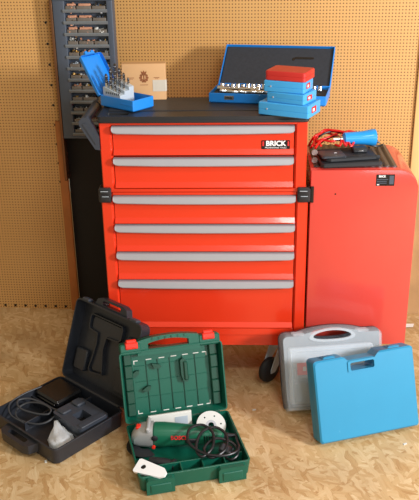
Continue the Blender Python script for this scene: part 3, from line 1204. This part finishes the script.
# inner front compartment walls
bb(bm, -.110, .166, -.222, -.217, .004, .046, r=.001, b=.001)
for x in (-.108, -.04, .03, .10):
    bb(bm, x, x + .005, -.264, -.220, .004, .044, r=.001, b=.001)
bb(bm, -.166, .166, -.030, -.026, .004, .034, r=.001, b=.001)
obj('case_base', bm, 'green', gc)
for x0, x1 in ((-.158, -.070), (.070, .158)):
    bm = new()
    pr = [(x0, .0), (x1, .0), (x1, .046), (x1 - .006, .052), (x0 + .006, .052), (x0, .046)]
    plate(bm, pr, [], -.004, .018, T(0, -GD, .003) @ STAND)
    bb(bm, x0 + .012, x1 - .012, -GD - .021, -GD - .016, .010, .040, r=.003, b=.002)
    obj('foot_block', bm, 'green', gc)
GT = .046
GLX = hinge_lid(GH, math.radians(18), GT)
GL = .246
bm = new()
tray(bm, GW, GL, GT, .005, GLX @ T(0, GL / 2, 0), r=.014, draft=.010)
for s in (-1, 1):
    bb(bm, min(s * .098, s * .172), max(s * .098, s * .172), GL - .012, GL + .026, .003, GT - .004, GLX, r=.008, b=.004)
gl = obj('case_lid', bm, 'green', gc)
for s in (-1, 1):
    bm = new()
    for k in range(5):
        y0 = .018 + k * .044
        bb(bm, s * .148 - .014, s * .148 + .014, y0, y0 + .0442, .004, .022 + .003 * (k % 2), GLX, r=.003, b=.003)
    obj('inner_pad', bm, 'greend', gl)
bm = new()
for x in (-.085, -.045, -.003, .040, .085):
    bb(bm, x - .0012, x + .0012, .022, GL - .045, .0045, .0085, GLX, r=.0005, b=.0005)
obj('lid_rib', bm, 'greend', gl)
bm = new()
for y in (.075, .130, .185):
    bb(bm, -.126, .126, y - .001, y + .001, .0045, .0075, GLX, r=.0005, b=.0005)
obj('lid_rib', bm, 'green', gl)
# white corner marks of the liner
def mark(pieces):
    bm = new()
    for a in pieces:
        bb(bm, *a, .0050, .0060, GLX, r=.0005, b=.0003)
    obj('white_mark', bm, 'offwhite', gl, 'white dash')


for y, s in ((GL - .042, 1), (.020, -1)):
    for k, x in enumerate((-.075, -.030, .012, .052, .090)):
        mark([(x - .010, x + .010, y - .0016, y + .0016)])
    for sx in (-1, 1):
        ya, yb = (y - .012, y + .0016) if s > 0 else (y - .0016, y + .012)
        xv = (.1245, .1275) if sx > 0 else (-.1275, -.1245)
        xh = (.112, .1250) if sx > 0 else (-.1250, -.112)
        mark([(xv[0], xv[1], ya, yb), (xh[0], xh[1], y - .0016, y + .0016)])
# dark hooks / clips
for (x, y, a, w) in ((-.120, .165, .3, .030), (-.045, .178, -.5, .026), (-.085, .108, .2, .022)):
    bm = new()
    plate(bm, [(-w, .0), (0, .008), (.010, .004), (.004, -.006), (-w * .4, -.012)], [], 0, .018, GLX @ T(x, y, .0048) @ RZ(a))
    obj('tool_clip', bm, 'greend', gl)
bm = new()
pts = [(.030, .190), (.040, .196), (.052, .186), (.050, .150), (.058, .128), (.050, .112), (.036, .116), (.030, .140)]
plate(bm, pts, [], .0045, .026, GLX)
bb(bm, .040, .054, .120, .185, .026, .032, GLX, r=.004, b=.003)
obj('tool_clip', bm, 'greend', gl)
# handle: arch above the lid edge with a window
bm = new()
arch_o = [(-.108, -.02)] + [(.108 * t, .030 + .012 * (1 - t * t)) for t in [-.97 + 1.94 * k / 14 for k in range(15)]] + [(.108, -.02)]
arch_i = [(.070, .001), (-.070, .001)] + [(.070 * t, .019 + .010 * (1 - t * t)) for t in [-1 + 2 * k / 12 for k in range(13)]]
plate(bm, arch_o, [arch_i], .006, .040, GLX @ T(-.006, GL, 0))
gh = obj('lid_handle', bm, 'green', gl)
bm = new()
for k in range(6):
    x = -.055 + k * .022
    bb(bm, x - .0022, x + .0022, .029, .038, .0395, .0415, GLX @ T(-.006, GL, 0), r=.0008, b=.0006)
obj('grip_rib', bm, 'greend', gh)
for s in (-1, 1):
    bm = new()
    X = GLX @ T(s * .132, GL + .018, .034)
    bb(bm, -.021, .021, -.010, .012, -.012, .014, X, r=.003, b=.003)
    bb(bm, -.017, .017, .009, .021, -.006, .008, X, r=.003, b=.003)
    bb(bm, -.016, .016, -.007, -.003, .013, .0155, X, r=.001, b=.001)
    obj('latch', bm, 'latchred', gl, 'red latch')
for k in range(5):
    bm = new()
    lathe(bm, [(0, 0), (.0032, 0), (.0026, .002), (0, .0025)], GLX @ T(GW / 2 - .0005, .05 + k * .038, .026) @ RY(PI / 2), n=8)
    obj('side_stud', bm, 'alu', gl)
bm = new()
tube(bm, [(-GW / 2 + .03, .001, GH - .001), (GW / 2 - .03, .001, GH - .001)], .005, n=10, sub=1)
obj('hinge', bm, 'greend', gc)

GX = T(*gc_loc) @ RZ(gc_rot)
# angle grinder
ag = thing('angle_grinder', 'green angle grinder with grey gear head lying in the open green case', 'angle grinder')
AGX = GX @ T(-.020, -.085, .052) @ RZ(math.radians(-15))
ag.matrix_world = AGX


def ell(x, ry, rz, cy=0, cz=0, n=18, p=2.4):
    out = []
    for k in range(n):
        a = 2 * PI * k / n
        c, s = math.cos(a), math.sin(a)
        out.append((x, cy + ry * math.copysign(abs(c) ** (2 / p), c), cz + rz * math.copysign(abs(s) ** (2 / p), s)))
    return out


bm = new()
loft(bm, [ell(-.078, .033, .036), ell(-.072, .037, .040), ell(-.040, .037, .040), ell(.0, .033, .037), ell(.04, .030, .034, cz=-.001), ell(.09, .027, .030, cz=-.002), ell(.130, .025, .027, cz=-.003), ell(.150, .020, .021, cz=-.004), ell(.156, .012, .012, cz=-.004)])
obj('motor_housing', bm, 'toolgreen', ag)
bm = new()
loft(bm, [ell(-.077, .0375, .0405, p=3), ell(-.088, .036, .041, p=3), ell(-.100, .033, .040, p=3), ell(-.122, .031, .036, cz=-.002, p=3), ell(-.140, .027, .027, cz=-.008, p=2.6), ell(-.150, .016, .015, cz=-.012)])
lathe(bm, [(0, .020), (.012, .020), (.016, .014), (.024, .008), (.027, -.03), (.018, -.038), (.010, -.046), (0, -.046)], T(-.112, 0, .014), n=18)
bb(bm, -.100, -.086, -.036, .036, .026, .046, r=.006, b=.005)
obj('gear_head', bm, 'greyalloy', ag, 'grey cast gear head')
bm = new()
bb(bm, -.134, -.116, -.012, .010, .024, .036, r=.004, b=.003)
lathe(bm, [(0, 0), (.006, 0), (.006, .006), (0, .007)], T(-.074, -.040, -.020) @ RX(PI / 2), n=12)
obj('lock_button', bm, 'latchred', ag, 'red lock button')
bm = new()
lathe(bm, [(0, 0), (.009, 0), (.011, .004), (.006, .007), (0, .007)], T(-.070, -.034, .010) @ RX(PI / 2), n=14)
obj('handle_socket', bm, 'blackpl', ag)
bm = new()
n = 22
ro = [(.062 * math.cos(PI * (.30 + 1.4 * k / n)), .062 * math.sin(PI * (.30 + 1.4 * k / n))) for k in range(n + 1)]
ri = [(.020 * math.cos(PI * (.30 + 1.4 * k / n)), .020 * math.sin(PI * (.30 + 1.4 * k / n))) for k in range(n, -1, -1)]
plate(bm, ro + ri, [], -.036, -.033, T(-.105, -.018, .002))
obj('blade_guard', bm, 'blackpl', ag)
bm = new()
bb(bm, .030, .075, -.034, -.026, -.014, .004, r=.004, b=.003)
obj('switch', bm, 'blackpl', ag)
bm = new()
for k in range(5):
    bb(bm, .092 + k * .008, .095 + k * .008, -.0290, -.0240, -.014, .012, r=.001, b=.001)
obj('air_vent', bm, 'blackgloss', ag)
bm = new()
text(bm, 'BOSCH', .018, T(.012, -.0345, .010) @ RX(math.radians(66)), .0008, mi=0, bold=True, sx=1.0)
obj('lettering', bm, 'redtext', ag, 'red maker lettering')
bm = new()
lathe(bm, [(.012, 0), (.012, .004), (.008, .006), (.009, .012), (.006, .030), (.0045, .045)], T(.155, 0, -.004) @ RY(PI / 2), n=12)
obj('cord_boot', bm, 'blackpl', ag)
bm = new()


def to_ag(p):
    return (AGX.inverted() @ GX) @ Vector(p)


tail = AGX @ Vector((.196, 0, -.004))
tl = GX.inverted() @ tail
cp = [tuple(tl), (.160, -.180, .060), (.150, -.235, .066), (.100, -.255, .068), (.040, -.235, .072), (.0, -.185, .086), (.015, -.130, .098), (.060, -.120, .098), (.085, -.160, .090), (.070, -.215, .076), (.030, -.240, .066),
      (.020, -.200, .074), (.050, -.150, .092), (.100, -.135, .092), (.128, -.170, .080), (.110, -.225, .068), (.060, -.245, .060), (.045, -.205, .068), (.090, -.175, .078), (.140, -.195, .066), (.150, -.23, .050), (.125, -.245, .040), (.105, -.215, .034)]
tube(bm, [to_ag(p) for p in cp], .0047, n=9, sub=7)
obj('power_cord', bm, 'blackcable', ag, 'long black coiled power cord')
bm = new()
X = (AGX.inverted() @ GX) @ T(.118, -.190, .030) @ RZ(.9) @ RX(.25)
rbox(bm, .034, .044, .024, X, r=.008, b=.006)
obj('mains_plug', bm, 'greycable', ag)

# auxiliary handle, paper, disc, card tag
bm = new()
X = (AGX.inverted() @ GX) @ T(-.085, -.190, .0265) @ RZ(-.5)
lathe(bm, [(0, 0), (.012, .002), (.015, .012), (.017, .05), (.015, .075), (.019, .082), (.019, .088), (.006, .090), (.005, .110), (0, .110)], X @ RY(PI / 2) @ T(0, 0, -.05), n=16)
obj('side_handle', bm, 'blackpl', ag, 'black side handle')
pp = thing('instruction_booklet', 'white folded booklet tucked against the hinge side behind the grinder', 'booklet')
pp.matrix_world = GX @ T(-.002, -.019, .0085) @ RX(math.radians(-8))
bm = new()
bb(bm, -.100, .048, -.004, .004, 0, .078, r=.002, b=.001)
for k in range(3):
    bb(bm, -.098, .046, -.0046, -.0038, .070 + k * .002, .071 + k * .002, r=.0003, b=.0002)
bb(bm, -.010, .034, -.0052, -.0045, .03, .062, r=.001, b=.0003, mi=1)
obj('pages', bm, ['offwhite', 'lightgrey'], pp)
ds = thing('cutting_disc', 'pale grey cutting disc with holes leaning behind the grinder tail', 'disc')
ds.matrix_world = GX @ T(.104, -.096, .014) @ RZ(.0) @ RX(math.radians(-52)) @ T(0, .0, 0)
bm = new()
cir = lambda r, n, cx=0, cy=0: [(cx + r * math.cos(2 * PI * k / n), cy + r * math.sin(2 * PI * k / n)) for k in range(n)]
holes = [cir(.0105, 16)] + [cir(.0030, 8, .034 * math.cos(k * PI / 3), .034 * math.sin(k * PI / 3)) for k in range(6)]
plate(bm, cir(.050, 40), holes, -.001, .001, T(0, 0, .0505) @ RX(PI / 2))
obj('disc_plate', bm, 'disc', ds)
bm = new()
plate(bm, cir(.018, 20), [cir(.0102, 16)], -.0016, .0016, T(0, 0, .0505) @ RX(PI / 2))
obj('disc_collar', bm, 'alu', ds)
tg = thing('white_tag', 'white plastic tag with a dark hole on the front left of the green case', 'tag')
tg.matrix_world = GX @ T(-.136, -.258, .0600) @ RZ(math.radians(-40)) @ RX(math.radians(16))
bm = new()
plate(bm, [(-.052, .022), (-.046, .026), (.040, .018), (.054, .006), (.054, -.008), (.040, -.018), (-.046, -.026), (-.052, -.022)], [cir(.0085, 14, -.026, .0)], .0, .007)
obj('tag_plate', bm, 'white', tg)
bm = new()
lathe(bm, [(0, 0), (.0083, 0), (.0083, .004), (0, .004)], T(-.026, 0, .0006), n=14)
obj('hole_plug', bm, 'blackgloss', tg)

# ---------------- clear case (standing, leaning back)
CL = math.radians(17)
kc_rot = .15
kc = thing('clear_case', 'frosted clear plastic organiser case leaning behind the blue case', 'case', (.268, -.150, .0006), kc_rot)
CW, CHh, CT = .362, .276, .062
KX2 = T(.181, 0, 0) @ RX(-CL) @ STAND


def case_outline(w, h, r, hump, hw, ins=0):
    pts = [(-w / 2 + .012 + ins, ins), (w / 2 - .012 - ins, ins), (w / 2 - .006 - ins, .05)]
    for k in range(5):
        a = math.radians(90 * k / 4)
        pts.append((w / 2 - r + (r - ins) * math.cos(a), h - r + (r - ins) * math.sin(a)))
    for k in range(9):
        t = 1 - 2 * k / 8
        pts.append((hw * t, h - ins + hump * math.cos(t * PI / 2) ** .8 if abs(t) < .999 else h - ins))
    for k in range(5):
        a = math.radians(90 + 90 * k / 4)
        pts.append((-w / 2 + r + (r - ins) * math.cos(a), h - r + (r - ins) * math.sin(a)))
    pts.append((-w / 2 + .006 + ins, .05))
    return pts


hole = [(.068 * math.cos(2 * PI * k / 20), CHh - .008 + .016 * math.sin(2 * PI * k / 20) + .004 * math.cos(2 * PI * k / 20) ** 2 * -1) for k in range(20)]
bm = new()
plate(bm, case_outline(CW + .004, CHh, .022, .018, .12), [hole], 0, .014, KX2)
obj('back_shell', bm, 'casebl', kc, 'black rear shell')
bm = new()
o1 = case_outline(CW, CHh, .022, .018, .12)
o2 = case_outline(CW, CHh, .022, .018, .12, .006)
o3 = case_outline(CW, CHh, .022, .018, .12, .018)
o4 = case_outline(CW, CHh, .022, .018, .12, .024)
loft(bm, [[(x, y, .0145) for x, y in o1], [(x, y, .052) for x, y in o1], [(x, y, CT) for x, y in o2]], KX2, cap0=False, cap1=False)
plate(bm, o2, [hole], CT - .0012, CT + .0005, KX2)
obj('front_shell', bm, 'clear', kc, 'frosted clear front shell')
bm = new()
# rim of the front panel and handle collar
hole_o = [(p[0] * 1.22, CHh - .008 + (p[1] - CHh + .008) * 1.55) for p in hole]
plate(bm, hole_o, [hole], CT - .006, CT + .003, KX2)
plate(bm, [(-.150, .020), (.150, .020), (.150, .218), (-.150, .218)], [[(-.146, .024), (.146, .024), (.146, .214), (-.146, .214)]], CT, CT + .003, KX2)
for x in (-.120, .110):
    bb(bm, x - .020, x + .020, CHh - .006, CHh + .004, .030, CT + .002, KX2, r=.003, b=.002)
obj('panel_rim', bm, 'clear', kc)
bm = new()
bb(bm, -.152, .152, .018, .222, .016, .040, KX2, r=.008, b=.004)
for k in range(5):
    bb(bm, -.138 + k * .056, -.092 + k * .056, .030, .100, .040, .050, KX2, r=.006, b=.004)
for k in range(3):
    bb(bm, -.138 + k * .094, -.056 + k * .094, .112, .150, .040, .047, KX2, r=.006, b=.004)
obj('inner_tray', bm, 'insert', kc)
bm = new()
bb(bm, -.128, -.056, .130, .174, .0580, .0590, KX2, r=.002, b=.0004)
X = KX2 @ T(-.094, .152, .0592)
bb(bm, -.014, -.002, -.008, .008, 0, .0004, X, r=.001, b=.0001, mi=1)
bb(bm, .004, .012, -.010, -.002, 0, .0004, X, r=.001, b=.0001, mi=1)
obj('paper_label', bm, ['latchred', 'offwhite'], kc, 'red paper label')

# ---------------- blue case (leaning on the clear one)
BL_ = math.radians(19)
bl = thing('blue_case', 'bright blue plastic tool case with slot handle leaning in front of the clear case', 'case', (.370, -.334, .0006), .325)
UW, UH, UT = .362, .278, .068
UX = T(.181, 0, 0) @ RX(-BL_) @ STAND
bm = new()
hslot = [(p[0], p[1]) for p in rr(.086, .026, .006, 0, -.010, UH - .036)]


def uo(ins, notch=True):
    w, h, r = UW / 2 - ins, UH - ins, .012
    pts = [(-w + .006, ins), (w - .006, ins), (w, ins + .008)]
    pts += [(w - r + r * math.cos(math.radians(90 * k / 4)), h - r + r * math.sin(math.radians(90 * k / 4))) for k in range(5)]
    pts += [(.060 - 0, h), (.052, h - .004), (.040, h - .014), (-.058, h - .014), (-.068, h - .004), (-.078, h)]
    pts += [(-w + r + r * math.cos(math.radians(90 + 90 * k / 4)), h - r + r * math.sin(math.radians(90 + 90 * k / 4))) for k in range(5)]
    pts += [(-w, ins + .008)]
    return pts


def shell_half(bm, z0, z1, flip):
    a, b = uo(0), uo(.005)
    if flip:   # back half: bevel at z0
        loft(bm, [[(x, y, z0 + .005) for x, y in a], [(x, y, z1) for x, y in a]], UX, cap0=False, cap1=False)
        plate(bm, b, [hslot], z0, z0 + .001, UX)
        loft(bm, [[(x, y, z0) for x, y in b], [(x, y, z0 + .005) for x, y in a]], UX, cap0=False, cap1=False)
        plate(bm, a, [hslot], z1 - .001, z1, UX)
    else:
        loft(bm, [[(x, y, z0) for x, y in a], [(x, y, z1 - .005) for x, y in a], [(x, y, z1) for x, y in b]], UX, cap0=False, cap1=False)
        plate(bm, b, [hslot], z1 - .001, z1, UX)
        plate(bm, a, [hslot], z0, z0 + .001, UX)
    loft(bm, [[(x, y, z0) for x, y in hslot], [(x, y, z1) for x, y in hslot]], UX, cap0=False, cap1=False)


shell_half(bm, 0, .031, True)
obj('back_half', bm, 'bluecase', bl)
bm = new()
shell_half(bm, .0318, UT, False)
obj('front_half', bm, 'bluecase', bl)
# raised handle ear right of the slot
bm = new()
plate(bm, [(-.056, UH - .016), (.036, UH - .016), (.048, UH - .003), (.056, UH - .003), (.056, UH - .044), (.046, UH - .052), (-.062, UH - .052), (-.062, UH - .02)],
      [[(p[0], p[1]) for p in rr(.0865, .0265, .006, 0, -.010, UH - .036)]], UT + .0002, UT + .0035, UX)
obj('handle_surround', bm, 'bluecase', bl)
for x in (-.118, .118):
    bm = new()
    bb(bm, x - .022, x + .022, UH - .004, UH + .0035, .018, .052, UX, r=.003, b=.002)
    bb(bm, x - .016, x + .016, UH + .0030, UH + .0055, .030, .048, UX, r=.002, b=.001)
    obj('latch', bm, 'bluecase', bl)
bm = new()
bb(bm, -UW / 2 + .02, UW / 2 - .02, -.004, .002, .026, .038, UX, r=.002, b=.001)
obj('hinge_strip', bm, 'blackpl', bl, 'black hinge strip along the bottom edge')

# ================================================================== SCRAPS
bm = new()
plate(bm, [(-.030, -.012), (.026, -.018), (.034, .006), (.002, .018), (-.034, .010)], [], .0006, .0016)
for v in bm.verts:
    v.co.z += .006 * max(0, v.co.x) / .03
o = obj('paper_scrap', bm, 'white')
o.matrix_world = T(.822, .462, .0004)
tag(o, 'torn white paper scrap on the floor at the foot of the right wall', 'scrap')
CH = [(.172, -.165, .3, 'pale wood chip on the dark floor between the green case and the clear case'), (-.58, -.400, 1.0, 'pale wood chip beside the front left edge of the black case'),
      (-.510, -.470, 2.0, 'pale wood chip near the front corner of the black case'), (.672, -.355, .6, 'pale wood chip in front of the blue case')]
for x, y, a, l in CH:
    bm = new()
    plate(bm, [(-.007, -.003), (.006, -.004), (.008, .002), (-.004, .004)], [], 0, .0018)
    o = obj('wood_chip', bm, 'offwhite')
    o.matrix_world = T(x, y, .0004) @ RZ(a)
    tag(o, l, 'chip')
